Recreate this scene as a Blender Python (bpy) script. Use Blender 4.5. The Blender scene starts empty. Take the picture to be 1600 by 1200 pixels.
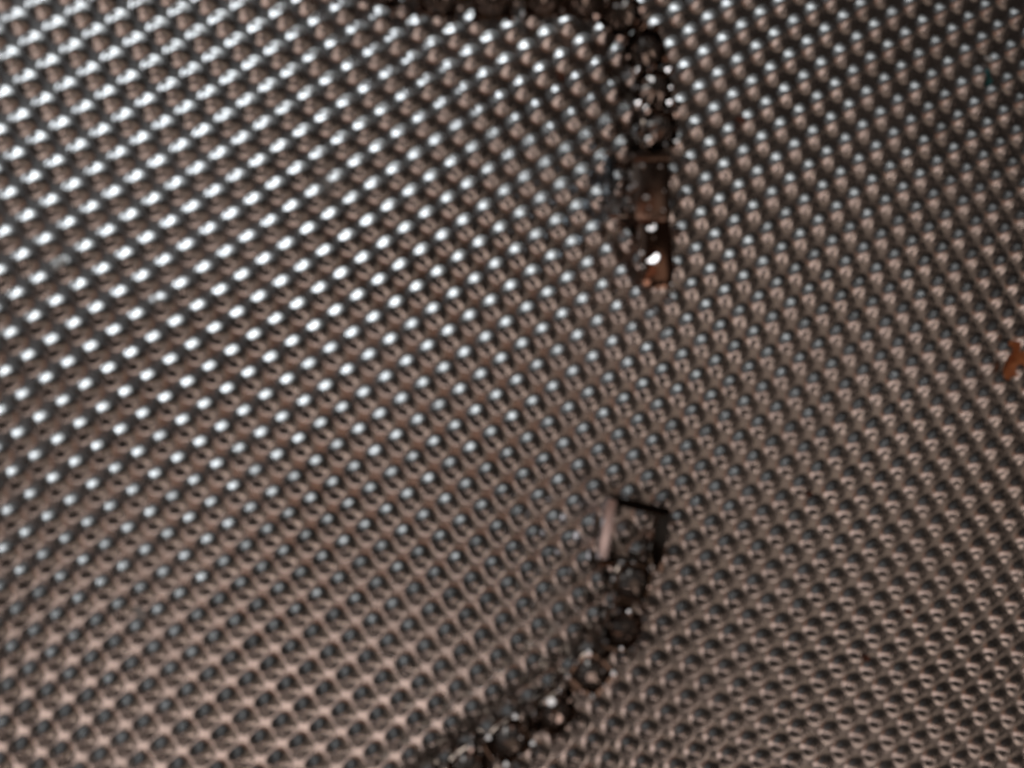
import bpy, bmesh, math, random
import numpy as np
from mathutils import Vector, Matrix, Quaternion

random.seed(7)
rng = np.random.default_rng(11)
sc = bpy.context.scene
COL = sc.collection

# ------------------------------------------------------------------ camera
S = 0.0024                      # one bump pitch of the sheet, metres
CAM_LOC = Vector((2.78304, -2.71461, 27.62342)) * S
CAM_ROT = Matrix(((0.99478503, 0.00124959, -0.10198616),
                  (0.0, 0.99992495, 0.01225159),
                  (0.10199381, -0.01218770, 0.99471037)))
F_PX = 1150.0                   # focal length in pixels of the 1600 px wide photograph
cd = bpy.data.cameras.new('camera')
cam = bpy.data.objects.new('camera', cd)
COL.objects.link(cam)
cam.matrix_world = Matrix.Translation(CAM_LOC) @ CAM_ROT.to_4x4()
cd.sensor_width = 36.0
cd.lens = F_PX / 1600.0 * 36.0
cd.clip_start = 0.002
cd.clip_end = 50.0
cd.dof.use_dof = True           # the phone could not focus this close: the lens is set beyond the sheet
cd.dof.focus_distance = 0.105
cd.dof.aperture_fstop = 15.5
cd.dof.aperture_blades = 0
sc.camera = cam

# ------------------------------------------------------------------ world and lamps
w = bpy.data.worlds.new('World')
sc.world = w
w.use_nodes = True
bg = w.node_tree.nodes['Background']
bg.inputs['Color'].default_value = (1.0, 0.77, 0.65, 1)
bg.inputs['Strength'].default_value = 0.013

def area_lamp(name, target, azimuth, zenith, dist, sx, sy, radiance, col, xdir=None):
    """rectangular soft lamp aimed at the sheet; azimuth from image right (+X) towards image top (+Y)"""
    ld = bpy.data.lights.new(name, 'AREA')
    ld.shape = 'RECTANGLE'
    ld.size, ld.size_y = sx, sy
    ld.energy = radiance * math.pi * sx * sy
    ld.color = col
    o = bpy.data.objects.new(name, ld)
    COL.objects.link(o)
    a, z = math.radians(azimuth), math.radians(zenith)
    d = Vector((math.cos(a) * math.sin(z), math.sin(a) * math.sin(z), math.cos(z)))
    o.location = Vector(target) + d * dist
    b = math.radians(azimuth - 90 if xdir is None else xdir)       # the lamp's long axis seen from above
    x = Vector((math.cos(b), math.sin(b), 0))
    x = (x - d * x.dot(d)).normalized()
    y = d.cross(x)
    o.rotation_euler = Matrix((x, y, d)).transposed().to_euler()
    return o

C0 = Vector((5.6, -3.1, 0)) * S

area_lamp('window_light', C0, 127, 84, 1.6, 1.7, 0.60, 5.2, (0.84, 0.93, 1.0))
area_lamp('upper_window_light', C0, 110, 66, 1.6, 1.2, 0.46, 1.25, (0.88, 0.96, 1.0))
area_lamp('pale_wall_light', C0, 112, 73, 1.65, 3.2, 0.9, 0.40, (0.88, 0.96, 1.0))
area_lamp('grey_fill_light', C0, 150, 38, 1.6, 1.5, 0.80, 0.085, (0.86, 0.94, 1.0))  # added dim fill for the dark gap between the overhead and wall lamps
area_lamp('warm_room_light', C0, 243, 34, 1.3, 0.95, 0.36, 1.20, (1.0, 0.76, 0.66), xdir=0)
area_lamp('warm_ceiling_light', C0, 235, 8, 1.5, 1.10, 0.38, 0.25, (1.0, 0.50, 0.32), xdir=22)
area_lamp('far_room_light', C0, -12, 33, 1.5, 0.85, 0.90, 0.215, (1.0, 0.75, 0.60), xdir=0)
area_lamp('low_room_light', C0, 306, 62, 1.5, 0.6, 0.5, 1.15, (1.0, 0.76, 0.64))

vs = sc.view_settings
vs.view_transform = 'Standard'
vs.look = 'None'
vs.exposure = 0.0
vs.gamma = 1.0
vs.use_curve_mapping = False
sc.cycles.use_denoising = True
sc.cycles.max_bounces = 8
sc.cycles.caustics_reflective = True
sc.cycles.caustics_refractive = True

# ------------------------------------------------------------------ sheet shape (pitch units)
BU = np.array([0.59321004, -0.80504773])
BV = np.array([-0.78341158, -0.57108061])
INV = np.linalg.inv(np.column_stack([BU, BV]))
PHI = -0.9357559
PHASE = np.array([0.0, 0.0])     # shift of the bump lattice, world pitch units
QA, QB, QC = 0.001239, 0.001277, -0.000268
BUMP_H = 0.26
BUMP_R = 0.55

NB = 128                         # per bump height variation table
bump_var = 1.0 + 0.025 * rng.standard_normal((NB, NB))
bump_du = 0.010 * rng.standard_normal((NB, NB))
bump_dv = 0.010 * rng.standard_normal((NB, NB))

def bulge(x, y):
    c, s = math.cos(PHI), math.sin(PHI)
    u = c * x + s * y
    v = -(-s * x + c * y)
    z = -(QA * u * u + QB * v * v + QC * u * v)
    z = z + 0.012 * np.sin(0.31 * x + 0.17 * y + 0.6) + 0.010 * np.sin(-0.13 * x + 0.41 * y + 2.1) \
          + 0.006 * np.sin(0.83 * x - 0.37 * y + 1.0)
    return z

def bumps(x, y):
    px, py = x - PHASE[0], y - PHASE[1]
    u = INV[0, 0] * px + INV[0, 1] * py
    v = INV[1, 0] * px + INV[1, 1] * py
    iu = np.floor(u + 0.5).astype(int) % NB
    iv = np.floor(v + 0.5).astype(int) % NB
    a = u - np.floor(u + 0.5)
    b = v - np.floor(v + 0.5)
    e = (1 - 4 * a * a) * (1 - 4 * b * b)       # fades the jitter to nothing at the cell's border
    a = a + bump_du[iu, iv] * e
    b = b + bump_dv[iu, iv] * e
    dx = BU[0] * a + BV[0] * b
    dy = BU[1] * a + BV[1] * b
    r = np.minimum(np.sqrt(dx * dx + dy * dy) / BUMP_R, 1.0)
    dome = 0.5 + 0.5 * np.cos(np.pi * r)
    g = (0.5 + 0.5 * np.cos(2 * np.pi * a)) * (0.5 + 0.5 * np.cos(2 * np.pi * b))
    return BUMP_H * bump_var[iu, iv] * (0.85 * dome + 0.15 * np.power(np.maximum(g, 1e-9), 0.85))

def sheet_z(x, y):
    return bulge(np.asarray(x, float), np.asarray(y, float)) + bumps(np.asarray(x, float), np.asarray(y, float))

def at(px, py, h=0.0):
    """point (pitch units) where the view ray through photo pixel (px, py) meets the smooth sheet raised by h"""
    d = CAM_ROT @ Vector(((px - 800) / F_PX, -(py - 600) / F_PX, -1.0))
    o = CAM_LOC / S
    z = 0.0
    for _ in range(6):
        k = (z - o.z) / d.z
        p = o + d * k
        z = float(bulge(p.x, p.y)) + h
    return Vector((p.x, p.y, z))

# ------------------------------------------------------------------ materials
def new_mat(name):
    m = bpy.data.materials.new(name)
    m.use_nodes = True
    nt = m.node_tree
    return m, nt, nt.nodes['Principled BSDF']

def ramp(nt, fac, stops):
    r = nt.nodes.new('ShaderNodeValToRGB')
    el = r.color_ramp.elements
    while len(el) < len(stops):
        el.new(0.5)
    for e, (p, c) in zip(el, stops):
        e.position = p
        e.color = c if len(c) == 4 else (*c, 1)
    nt.links.new(fac, r.inputs['Fac'])
    return r.outputs['Color']

def noise(nt, scale, detail=4, rough=0.55, vec=None):
    n = nt.nodes.new('ShaderNodeTexNoise')
    n.inputs['Scale'].default_value = scale
    n.inputs['Detail'].default_value = detail
    n.inputs['Roughness'].default_value = rough
    if vec is not None:
        nt.links.new(vec, n.inputs['Vector'])
    return n.outputs['Fac']

def coords(nt):
    return nt.nodes.new('ShaderNodeTexCoord').outputs['Object']

def sheet_material():
    m, nt, b = new_mat('embossed_metal')
    co = coords(nt)
    b.inputs['Metallic'].default_value = 1.0
    c = ramp(nt, noise(nt, 55, 5, 0.6, co), [(0.30, (0.66, 0.63, 0.61)), (0.70, (0.76, 0.74, 0.73))])
    nt.links.new(c, b.inputs['Base Color'])
    r = ramp(nt, noise(nt, 70, 8, 0.68, co), [(0.28, (0.20,) * 3), (0.72, (0.33,) * 3)])
    nt.links.new(r, b.inputs['Roughness'])
    bp = nt.nodes.new('ShaderNodeBump')
    bp.inputs['Strength'].default_value = 0.12
    bp.inputs['Distance'].default_value = 0.00008
    nt.links.new(noise(nt, 1800, 3, 0.6, co), bp.inputs['Height'])
    nt.links.new(bp.outputs['Normal'], b.inputs['Normal'])
    return m

def metal_material(name, c0, c1, r0, r1, scale=900):
    m, nt, b = new_mat(name)
    co = coords(nt)
    b.inputs['Metallic'].default_value = 1.0
    nt.links.new(ramp(nt, noise(nt, scale, 4, 0.6, co), [(0.3, c0), (0.7, c1)]), b.inputs['Base Color'])
    nt.links.new(ramp(nt, noise(nt, scale * 1.7, 4, 0.6, co), [(0.3, (r0,) * 3), (0.7, (r1,) * 3)]), b.inputs['Roughness'])
    return m

M_SHEET = sheet_material()
M_BRACE = metal_material('tarnished_bracelet_metal', (0.085, 0.062, 0.048), (0.22, 0.165, 0.13), 0.06, 0.16)
M_BRIGHT = metal_material('polished_clasp_metal', (0.46, 0.39, 0.36), (0.62, 0.55, 0.52), 0.06, 0.14)
M_TONGUE = metal_material('brown_gold_clasp_metal', (0.34, 0.20, 0.145), (0.46, 0.29, 0.215), 0.10, 0.20)
M_BOX = metal_material('worn_brown_metal', (0.24, 0.165, 0.13), (0.38, 0.28, 0.23), 0.22, 0.36)
M_LIT_BAR = metal_material('lit_bar_metal', (0.66, 0.58, 0.58), (0.76, 0.69, 0.69), 0.30, 0.40)  # frame metal coloured paler and pinker for the light on its left bar
M_STEEL = metal_material('blue_steel_tab', (0.22, 0.25, 0.28), (0.32, 0.36, 0.40), 0.2, 0.35)

def stone_material():
    m, nt, b = new_mat('clear_crystal')
    b.inputs['Base Color'].default_value = (0.24, 0.20, 0.175, 1)
    b.inputs['Metallic'].default_value = 0.7
    b.inputs['Roughness'].default_value = 0.03
    b.inputs['IOR'].default_value = 2.2
    b.inputs['Coat Weight'].default_value = 0.5
    b.inputs['Coat Roughness'].default_value = 0.02
    return m
M_STONE = stone_material()

def chip_material(name, c0, c1, rough=0.5):
    m, nt, b = new_mat(name)
    nt.links.new(ramp(nt, noise(nt, 2500, 4, 0.6, coords(nt)), [(0.3, c0), (0.7, c1)]), b.inputs['Base Color'])
    b.inputs['Roughness'].default_value = rough
    return m
M_ORANGE = chip_material('orange_paint', (0.34, 0.095, 0.030), (0.56, 0.19, 0.065))
M_RUST = chip_material('red_brown_grit', (0.11, 0.035, 0.018), (0.19, 0.06, 0.03), 0.7)
M_TEAL = chip_material('teal_paint', (0.02, 0.12, 0.13), (0.04, 0.20, 0.21))
M_DUST = chip_material('pale_lint', (0.42, 0.39, 0.36), (0.55, 0.52, 0.49), 0.9)

# ------------------------------------------------------------------ helpers
def link_obj(name, me, parent=None, mat=None):
    o = bpy.data.objects.new(name, me)
    COL.objects.link(o)
    if mat is not None and not me.materials:
        me.materials.append(mat)
    if parent is not None:
        o.parent = parent
    return o

def tag(o, label, cat, group=None):
    o['label'] = label
    o['category'] = cat
    if group:
        o['group'] = group
    return o

def smooth(me, angle=None):
    for p in me.polygons:
        p.use_smooth = True
    if angle is not None:
        me.set_sharp_from_angle(angle=math.radians(angle))
    return me

# ------------------------------------------------------------------ the embossed sheet
def build_sheet():
    n = 14
    u0, u1, v0, v1 = -29, 37, -36, 31
    us = np.arange(u0 * n, u1 * n + 1) / n
    vs_ = np.arange(v0 * n, v1 * n + 1) / n
    UU, VV = np.meshgrid(us, vs_, indexing='ij')
    X = BU[0] * UU + BV[0] * VV + PHASE[0]
    Y = BU[1] * UU + BV[1] * VV + PHASE[1]
    Z = sheet_z(X, Y)
    co = np.stack([X, Y, Z], -1).reshape(-1, 3) * S
    nu, nv = UU.shape
    idx = np.arange(nu * nv).reshape(nu, nv)
    q = np.stack([idx[:-1, :-1], idx[:-1, 1:], idx[1:, 1:], idx[1:, :-1]], -1).reshape(-1, 4)
    # orient upwards
    a, b, c = co[q[0, 0]], co[q[0, 1]], co[q[0, 2]]
    if np.cross(b - a, c - a)[2] < 0:
        q = q[:, ::-1]
    me = bpy.data.meshes.new('embossed_sheet')
    me.vertices.add(len(co))
    me.vertices.foreach_set('co', co.ravel())
    nq = len(q)
    me.loops.add(nq * 4)
    me.polygons.add(nq)
    me.loops.foreach_set('vertex_index', q.ravel().astype(np.int32))
    me.polygons.foreach_set('loop_start', (np.arange(nq) * 4).astype(np.int32))
    me.polygons.foreach_set('use_smooth', np.ones(nq, dtype=bool))
    me.update()
    me.validate()
    o = link_obj('embossed_metal_sheet', me, None, M_SHEET)
    o['kind'] = 'structure'
    o['label'] = 'shiny metal sheet embossed all over with small round bumps'
    return o
sheet = build_sheet()

# ------------------------------------------------------------------ the bracelet (pitch units, scaled by S on the empties)
def ring(bm, n, half, z, power=4.0):
    """rounded square ring of n vertices"""
    vs_ = []
    for i in range(n):
        t = 2 * math.pi * (i + 0.5) / n
        c, s_ = math.cos(t), math.sin(t)
        k = (abs(c) ** power + abs(s_) ** power) ** (-1.0 / power)
        vs_.append(bm.verts.new((half * k * c, half * k * s_, z)))
    return vs_

def bridge(bm, r0, r1):
    n = len(r0)
    for i in range(n):
        bm.faces.new((r0[i], r0[(i + 1) % n], r1[(i + 1) % n], r1[i]))

def finish(bm, name, mat, sharp=35):
    bmesh.ops.recalc_face_normals(bm, faces=bm.faces[:])
    me = bpy.data.meshes.new(name)
    bm.to_mesh(me)
    bm.free()
    me.transform(Matrix.Scale(S, 4))
    me.materials.append(mat)
    smooth(me, sharp)
    return me

def setting_mesh():
    bm = bmesh.new()
    n = 16
    prof = [(0.40, 0.00), (0.46, 0.05), (0.52, 0.30), (0.50, 0.36), (0.58, 0.44), (0.62, 0.74), (0.58, 0.80),
            (0.50, 0.80), (0.47, 0.74), (0.40, 0.50), (0.20, 0.22)]
    rs = [ring(bm, n, h, z) for h, z in prof]
    for a_, b_ in zip(rs[:-1], rs[1:]):
        bridge(bm, a_, b_)
    bm.faces.new(list(reversed(rs[0])))
    bm.faces.new(rs[-1])
    return finish(bm, 'setting', M_BRACE)

def prong_mesh(r=0.155, tall=0.28):
    bm = bmesh.new()
    bmesh.ops.create_icosphere(bm, subdivisions=1, radius=r, matrix=Matrix.Rotation(0.7, 4, 'X') @ Matrix.Rotation(0.4, 4, 'Y'))
    for v in bm.verts:
        if v.co.z < 0:
            v.co.z *= tall / r
    return finish(bm, 'prong', M_BRIGHT, 12)

def stone_mesh():
    bm = bmesh.new()
    def circ(r, z, n, off=0.0):
        return [bm.verts.new((r * math.cos(2 * math.pi * (i + off) / n), r * math.sin(2 * math.pi * (i + off) / n), z)) for i in range(n)]
    table = circ(0.15, 0.94, 8)
    star = circ(0.30, 0.88, 8, 0.5)
    gird = circ(0.47, 0.72, 16)
    gird2 = circ(0.47, 0.69, 16)
    pav = circ(0.24, 0.47, 8, 0.5)
    tip = bm.verts.new((0, 0, 0.30))
    bm.faces.new(table)
    for i in range(8):
        j = (i + 1) % 8
        bm.faces.new((table[i], star[i], table[j]))
        bm.faces.new((table[j], star[i], gird[2 * i + 2 if i < 7 else 0], star[j]))
        bm.faces.new((star[i], gird[2 * i], gird[2 * i + 1]))
        bm.faces.new((star[i], gird[2 * i + 1], gird[(2 * i + 2) % 16]))
        bm.faces.new((pav[i], gird2[2 * i], gird2[2 * i + 1]))
        bm.faces.new((pav[i], gird2[2 * i + 1], gird2[(2 * i + 2) % 16]))
        bm.faces.new((pav[i], gird2[(2 * i + 2) % 16], pav[j]))
        bm.faces.new((pav[i], pav[j], tip))
    for i in range(16):
        j = (i + 1) % 16
        bm.faces.new((gird[i], gird[j], gird2[j], gird2[i]))
    bmesh.ops.recalc_face_normals(bm, faces=bm.faces[:])
    me = bpy.data.meshes.new('stone')
    bm.to_mesh(me)
    bm.free()
    me.transform(Matrix.Scale(S, 4))
    me.materials.append(M_STONE)
    return me

def hinge_mesh():
    bm = bmesh.new()
    bmesh.ops.create_cone(bm, cap_ends=True, segments=14, radius1=0.15, radius2=0.15, depth=0.62,
                          matrix=Matrix.Rotation(math.pi / 2, 4, 'X'))
    bmesh.ops.bevel(bm, geom=[e for e in bm.edges if len(e.link_faces) == 2 and e.calc_face_angle(0) > 1.0], offset=0.03, segments=2, affect='EDGES')
    r = bmesh.ops.create_cube(bm, size=1.0)
    bmesh.ops.scale(bm, vec=(0.75, 0.26, 0.14), verts=r['verts'])
    return finish(bm, 'hinge', M_BRACE)

ME_SET, ME_PRONG, ME_STONE, ME_HINGE = setting_mesh(), prong_mesh(), stone_mesh(), hinge_mesh()
ME_BEAD = prong_mesh(0.095, 0.12)
ME_BEAD.name = 'bead'

bracelet = bpy.data.objects.new('bracelet', None)
bracelet.empty_display_size = 0.01
COL.objects.link(bracelet)
bracelet.location = at(930, 1040) * S
tag(bracelet, 'dark metal bracelet with crystal-set square links, its clasp open, lying on the bumpy sheet', 'bracelet')
B_INV = Matrix.Translation(-bracelet.location)

def child(name, me, parent, mat4):
    o = link_obj(name, me, parent)
    o.matrix_parent_inverse = Matrix.Identity(4)
    o.matrix_basis = mat4
    return o

def frame_mat(p, ang, roll=0.0, pitch=0.0):
    return Matrix.Translation(p * S) @ Matrix.Rotation(ang, 4, 'Z') @ Matrix.Rotation(pitch, 4, 'Y') @ Matrix.Rotation(roll, 4, 'X')

REST = BUMP_H + 0.01
def add_link(p, ang, roll, pitch, sc_=1.22, beads=True):
    m = B_INV @ frame_mat(p, ang, roll, pitch) @ Matrix.Scale(sc_, 4)
    l = child('link', ME_SET, bracelet, m)
    spin = random.uniform(0, 6.28)
    child('stone', ME_STONE, l, Matrix.Rotation(spin, 4, 'Z') @ Matrix.Rotation(random.uniform(-0.05, 0.05), 4, 'X'))
    for sx in (-1, 1):
        for sy in (-1, 1):
            child('prong', ME_PRONG, l, Matrix.Translation(Vector((sx * 0.49, sy * 0.49, 0.84)) * S))
    for bx, by in () if not beads else ((0.0, 0.56), (0.0, -0.56), (0.56, 0.12), (-0.56, -0.10)):
        child('bead', ME_BEAD, l, Matrix.Translation(Vector((bx, by, 0.80)) * S) @ Matrix.Rotation(random.uniform(0, 6.28), 4, 'Z'))
    child('hinge', ME_HINGE, l, Matrix.Translation(Vector((0.72, 0.0, 0.34)) * S))
    return l

# link centres: where the photograph shows them, then round the loop outside the picture
shown_low = [(979, 908), (962, 975), (925, 1043), (858, 1104), (791, 1152), (727, 1193)]
loop = [(672, 1244, 0), (590, 1310, 0), (440, 1365, 0), (250, 1385, 0), (-100, 1300, 0), (-380, 1050, 0), (-500, 700, 0), (-520, 300, 0), (-420, -80, 0),
        (-200, -330, 0), (100, -380, 0), (330, -290, 0), (470, -160, 0), (575, -58, 0.2), (660, -30, 0.5), (755, -22, 0.6), (850, -26, 0.5), (925, -18, 0.2)]
shown_top = [(978, 22), (1011, 84), (1015, 147), (1018, 212)]

def catmull(pts, per=40):
    out = []
    for i in range(len(pts) - 1):
        p0, p1, p2, p3 = pts[max(i - 1, 0)], pts[i], pts[i + 1], pts[min(i + 2, len(pts) - 1)]
        for k in range(per):
            t = k / per
            out.append(0.5 * ((2 * p1) + (p2 - p0) * t + (2 * p0 - 5 * p1 + 4 * p2 - p3) * t * t + (3 * p1 - p0 - 3 * p2 + p3) * t ** 3))
    out.append(pts[-1])
    return out

H_MID = 0.45
P_low = [at(x, y, REST + H_MID) for x, y in shown_low]
P_top = [at(x, y, REST + H_MID) for x, y in shown_top]
P_mid = [at(x, y, REST + H_MID + z) for x, y, z in loop]
dense = catmull([P_low[-1]] + P_mid + [P_top[0]])
L = [0.0]
for a_, b_ in zip(dense[:-1], dense[1:]):
    L.append(L[-1] + (b_ - a_).length)
n_mid = round(L[-1] / 1.80)
P_fill = []
for k in range(1, n_mid):
    t = L[-1] * k / n_mid
    i = max(j for j in range(len(L)) if L[j] <= t)
    i = min(i, len(dense) - 2)
    f = (t - L[i]) / max(L[i + 1] - L[i], 1e-9)
    P_fill.append(dense[i].lerp(dense[i + 1], f))
centres = P_low + P_fill + P_top
n_low, n_fill = len(P_low), len(P_fill)
for i, p in enumerate(centres):
    a_ = centres[max(i - 1, 0)]
    b_ = centres[min(i + 1, len(centres) - 1)]
    d = b_ - a_
    ang = math.atan2(d.y, d.x)
    base = Vector((p.x, p.y, p.z - H_MID))
    roll, pitch = random.uniform(-0.26, 0.26), random.uniform(-0.16, 0.16)
    left_to_top = len(centres) - 1 - i
    if 3 < left_to_top < 12:            # the strap stands on its edge where it turns along the top of the picture
        roll = 1.35
        base.z += 0.70
    elif left_to_top == 3:
        roll, pitch = 0.55, -0.1
        base.z += 0.30
    elif left_to_top == 12:
        roll = 0.6
        base.z += 0.2
    lk = add_link(base, ang, roll, pitch, 1.22, not 3 < left_to_top < 12)
    if i == 3:
        sparkle_link = lk

# ---- clasp pieces drawn as outlines on the sheet, each with its own height
def prism(name, outline, z0, z1, mat, bevel=0.05, crown=0.0):
    """solid with the photo outline (pixels), from z0 to z1 above the bump tops; crown lifts the middle of the top"""
    pts = [at(x, y, REST + z1) for x, y in outline]
    c = sum(pts, Vector()) / len(pts)
    bm = bmesh.new()
    top = [bm.verts.new((p.x, p.y, p.z)) for p in pts]
    bot = [bm.verts.new((p.x, p.y, p.z - (z1 - z0))) for p in pts]
    n = len(pts)
    for i in range(n):
        bm.faces.new((bot[i], bot[(i + 1) % n], top[(i + 1) % n], top[i]))
    bm.faces.new(list(reversed(bot)))
    if crown:
        mid = [bm.verts.new(c + (p - c) * 0.55 + Vector((0, 0, crown))) for p in pts]
        bridge(bm, top, mid)
        bm.faces.new(mid)
    else:
        bm.faces.new(top)
    bmesh.ops.recalc_face_normals(bm, faces=bm.faces[:])
    if bevel:
        es = [e for e in bm.edges if len(e.link_faces) == 2 and e.calc_face_angle(0) > 0.7]
        bmesh.ops.bevel(bm, geom=es, offset=bevel, segments=2, affect='EDGES', profile=0.6)
    bmesh.ops.translate(bm, verts=bm.verts[:], vec=-c)
    me = finish(bm, name, mat, 40)
    return me, c

def add_prism(name, outline, z0, z1, mat, bevel=0.05, crown=0.0, parent=None, label=None):
    me, c = prism(name, outline, z0, z1, mat, bevel, crown)
    base = Matrix.Translation(c * S)
    o = child(name, me, bracelet, B_INV @ base)
    if parent is not None:
        o.parent = parent
        o.matrix_basis = parent.matrix_basis.inverted() @ B_INV @ base
    if label:
        o['label'] = label
    return o

def add_bead(px, py, z, parent, me=None, k=1.0, name='bead'):
    p = at(px, py, REST + z)
    m = parent.matrix_basis.inverted() @ B_INV @ Matrix.Translation(p * S) @ Matrix.Scale(k, 4)
    return child(name, me or ME_BEAD, parent, m)

# box half of the clasp on the upper strand
box = add_prism('clasp_box', [(991, 246), (1046, 244), (1050, 336), (1042, 345), (994, 343), (988, 300)], 0.0, 0.90, M_BOX, 0.09, 0.16)
add_prism('clasp_lip', [(989, 238), (1047, 236), (1048, 250), (990, 252)], 0.05, 1.00, M_BOX, 0.05, 0.0, box)
for x, y, k in ((1003, 262, 1.7), (986, 296, 1.4), (993, 291, 1.2), (981, 315, 1.4), (1010, 312, 1.9), (1013, 326, 1.2), (1032, 262, 1.0),
                (1037, 300, 1.0), (1036, 330, 1.0)):
    add_bead(x, y, 1.0, box, None, k)
# sprung tongue that hangs out of the box
tongue = add_prism('clasp_tongue', [(999, 338), (1046, 336), (1052, 380), (1054, 428), (1050, 444), (1040, 450), (1014, 451), (1005, 446), (1001, 430), (998, 380)], 0.50, 0.74, M_TONGUE, 0.07, 0.16)
for x, y, k, z in ((1002, 398, 1.5, 0.74), (1004, 418, 1.0, 0.74), (1020, 372, 1.1, 0.82),
                   (1000, 453, 1.3, 0.20), (1049, 446, 1.2, 0.20), (1050, 457, 1.0, 0.15)):
    add_bead(x, y, z, tongue, None, k, 'glint_rivet')
def add_facet(px, py, z, r, nx, ny, parent, name='glint_rivet'):
    """small polished disc whose face leans by (nx, ny)"""
    bm = bmesh.new()
    bmesh.ops.create_cone(bm, cap_ends=True, segments=18, radius1=r, radius2=r * 0.86, depth=0.10)
    me = finish(bm, name, M_BRIGHT, 30)
    p = at(px, py, REST + z)
    rot = Vector((0, 0, 1)).rotation_difference(Vector((nx, ny, 1)).normalized()).to_matrix().to_4x4()
    return child(name, me, parent, parent.matrix_basis.inverted() @ B_INV @ Matrix.Translation(p * S) @ rot)

add_facet(1020, 404, 0.88, 0.27, -0.53, 0.66, tongue)  # added disc, tilted to mirror the window as the tongue's glare
add_facet(1018, 356, 0.86, 0.19, -0.45, 0.60, tongue)  # smaller added disc, tilted for the tongue's second glint
# two added metal discs, tilted to make the sparkle on the fourth lower link
add_facet(862, 1097, 1.16, 0.17, -0.43, 0.82, sparkle_link, 'glint_disc')
add_facet(871, 1121, 1.08, 0.19, -0.16, -0.04, sparkle_link, 'glint_disc')
# push tab on the side of the box
tab = add_prism('push_tab', [(948, 240), (960, 236), (963, 328), (951, 334)], 0.05, 0.62, M_STEEL, 0.05, 0.0, None, 'bluish steel push tab beside the clasp box')
add_prism('tab_tip', [(950, 332), (984, 330), (985, 339), (952, 342)], 0.10, 0.50, M_BRIGHT, 0.05, 0.0, tab)
add_prism('tab_arm', [(960, 252), (988, 254), (988, 261), (960, 259)], 0.15, 0.45, M_BRACE, 0.04, 0.0, tab)
add_bead(951, 240, 0.62, tab, None, 1.4)

# open rectangular frame on the lower strand: four bars round a hole
def add_bar(name, quad, mat, parent, depth):
    """bar with a four-cornered top; quad = (px, py, height) per corner"""
    pts = [at(x, y, REST + z) for x, y, z in quad]
    c = sum(pts, Vector()) / 4
    bm = bmesh.new()
    top = [bm.verts.new(p) for p in pts]
    bot = [bm.verts.new((p.x, p.y, p.z - min(depth, z + 0.02))) for p, (x, y, z) in zip(pts, quad)]
    for i in range(4):
        bm.faces.new((bot[i], bot[(i + 1) % 4], top[(i + 1) % 4], top[i]))
    bm.faces.new(top)
    bm.faces.new(list(reversed(bot)))
    bmesh.ops.recalc_face_normals(bm, faces=bm.faces[:])
    bmesh.ops.bevel(bm, geom=bm.edges[:], offset=0.035, segments=2, affect='EDGES', profile=0.6)
    bmesh.ops.translate(bm, verts=bm.verts[:], vec=-c)
    me = finish(bm, name, mat, 35)
    base = B_INV @ Matrix.Translation(c * S)
    if parent is None:
        return child(name, me, bracelet, base)
    return child(name, me, parent, parent.matrix_basis.inverted() @ base)

frame = add_bar('clasp_frame', [(950, 772, 0.50), (1049, 795, 0.50), (1046, 810, 0.66), (954, 788, 0.66)], M_BRACE, None, 0.4)
add_bar('frame_bar', [(949, 779, 0.82), (964, 783, 0.90), (950, 874, 0.60), (934, 877, 0.52)], M_LIT_BAR, frame, 0.5)['label'] = 'left bar of the clasp frame, its pinkish light put into the metal colour'
add_bar('frame_bar', [(1028, 804, 0.50), (1049, 804, 0.78), (1034, 896, 0.78), (1011, 886, 0.48)], M_BRACE, frame, 0.6)
add_bar('frame_bar', [(938, 866, 0.42), (1020, 880, 0.42), (1018, 896, 0.52), (934, 883, 0.52)], M_BRACE, frame, 0.4)
for x, y, k in ((954, 778, 0.9), (966, 880, 1.3), (971, 894, 1.1), (938, 874, 1.0)):
    add_bead(x, y, 0.62, frame, None, k)

# ------------------------------------------------------------------ crumbs and flakes lying between the bumps
def draped(name, px, py, rx, ry, mat, label, cat, cap=0.13, lobes=3, group=None, seed=0):
    """thin irregular flake resting in the hollows; bumps taller than cap poke through it"""
    r_ = random.Random(seed)
    c = at(px, py)
    k = 1.0 / 41.0
    ph = [r_.uniform(0, 6.28) for _ in range(4)]
    bm = bmesh.new()
    nr, na = 7, 30
    top, bot = [], []
    for j in range(nr + 1):
        rt, rb = [], []
        for i in range(na):
            t = 2 * math.pi * i / na
            e = 1 + 0.28 * math.sin(lobes * t + ph[0]) + 0.16 * math.sin((lobes + 2) * t + ph[1]) + 0.09 * math.sin(9 * t + ph[2])
            q = (j / nr) * e
            x, y = c.x + rx * k * q * math.cos(t), c.y + ry * k * q * math.sin(t)
            b0, h = float(bulge(x, y)), float(bumps(np.array(x), np.array(y)))
            z = b0 + min(h, cap) + 0.03 + 0.012 * math.sin(5 * x + ph[3]) * (j / nr)
            rt.append(bm.verts.new((x, y, z + 0.022)))
            rb.append(bm.verts.new((x, y, z)))
            if j == 0:
                break
        top.append(rt)
        bot.append(rb)
    for lay in (top, bot):
        for i in range(na):
            bm.faces.new((lay[0][0], lay[1][i], lay[1][(i + 1) % na]))
        for j in range(1, nr):
            bridge(bm, lay[j], lay[j + 1])
    bridge(bm, top[-1], bot[-1])
    bmesh.ops.translate(bm, verts=bm.verts[:], vec=-c)
    me = finish(bm, name, mat, 50)
    o = link_obj(name, me)
    o.location = c * S
    return tag(o, label, cat, group)

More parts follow.
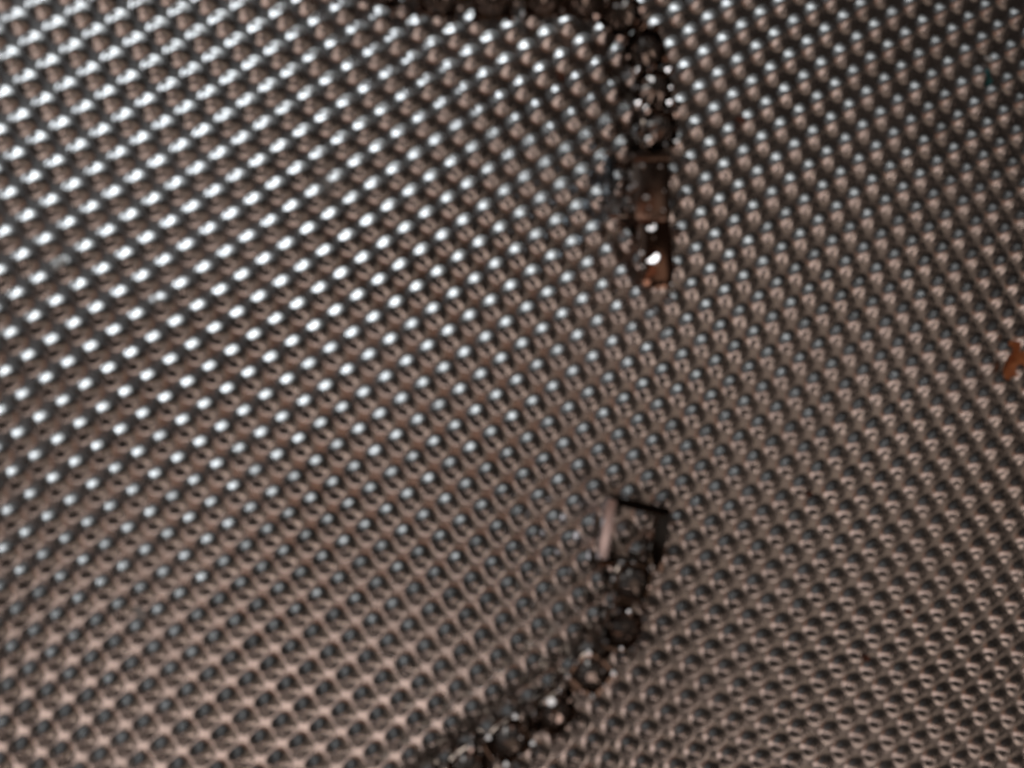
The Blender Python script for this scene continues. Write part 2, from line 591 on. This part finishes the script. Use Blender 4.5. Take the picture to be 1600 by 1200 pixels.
draped('paint_flake', 1586, 562, 27, 30, M_ORANGE, 'bright orange flake lodged between bumps at the right edge of the sheet', 'flake', 0.11, 3, None, 4)
draped('grit_speck', 876, 119, 6, 5, M_RUST, 'small brown speck left of the upper bracelet strand, near the top', 'speck', 0.12, 2, 'specks of dirt on the sheet', 5)
draped('grit_speck', 1417, 953, 7, 6, M_RUST, 'red-brown speck in the lower right, the larger of two close together', 'speck', 0.12, 2, 'specks of dirt on the sheet', 6)
draped('grit_speck', 1351, 1027, 6, 6, M_RUST, 'red-brown speck near the bottom right, below its larger neighbour', 'speck', 0.12, 2, 'specks of dirt on the sheet', 7)
draped('grit_speck', 1263, 772, 5, 5, M_RUST, 'brown speck right of the open rectangular clasp frame', 'speck', 0.12, 2, 'specks of dirt on the sheet', 8)
draped('grit_speck', 1158, 188, 8, 6, M_RUST, 'brown speck right of the upper bracelet strand', 'speck', 0.10, 2, 'specks of dirt on the sheet', 9)
draped('paint_flake', 1541, 122, 9, 12, M_TEAL, 'tiny teal flake on a bump at the upper right', 'flake', 0.30, 2, None, 10)
draped('paint_flake', 1543, 93, 5, 5, M_DUST, 'tiny cream flake just above the teal one at the upper right', 'flake', 0.12, 2, None, 11)
draped('lint_speck', 218, 957, 8, 8, M_DUST, 'pale speck between bumps at the lower left', 'speck', 0.10, 2, 'pale specks on the sheet', 12)
draped('lint_speck', 250, 470, 7, 5, M_DUST, 'pale speck at the middle left of the sheet', 'speck', 0.20, 2, 'pale specks on the sheet', 13)
draped('lint_speck', 96, 414, 8, 10, M_DUST, 'pale elongated speck near the left edge', 'speck', 0.30, 2, 'pale specks on the sheet', 14)

def dust_patch():
    """the dull scuff of dust over a few bumps left of centre at the top: countless grains, one object"""
    r_ = random.Random(3)
    c = at(512, 285)
    bm = bmesh.new()
    for _ in range(900):
        a_, d = r_.uniform(0, 6.28), abs(r_.gauss(0, 0.55))
        x, y = c.x + d * math.cos(a_) * 0.9, c.y + d * math.sin(a_) * 1.25
        z = float(sheet_z(x, y)) + 0.004
        g = r_.uniform(0.008, 0.026)
        bmesh.ops.create_icosphere(bm, subdivisions=1, radius=g, matrix=Matrix.Translation((x, y, z)) @ Matrix.Diagonal((1, 1, 0.5, 1)))
    bmesh.ops.translate(bm, verts=bm.verts[:], vec=-c)
    me = finish(bm, 'dust', M_DUST, 80)
    o = link_obj('dust', me)
    o.location = c * S
    tag(o, 'dull patch of pale dust over a few bumps left of the top middle', 'dust')
    o['kind'] = 'stuff'
dust_patch()
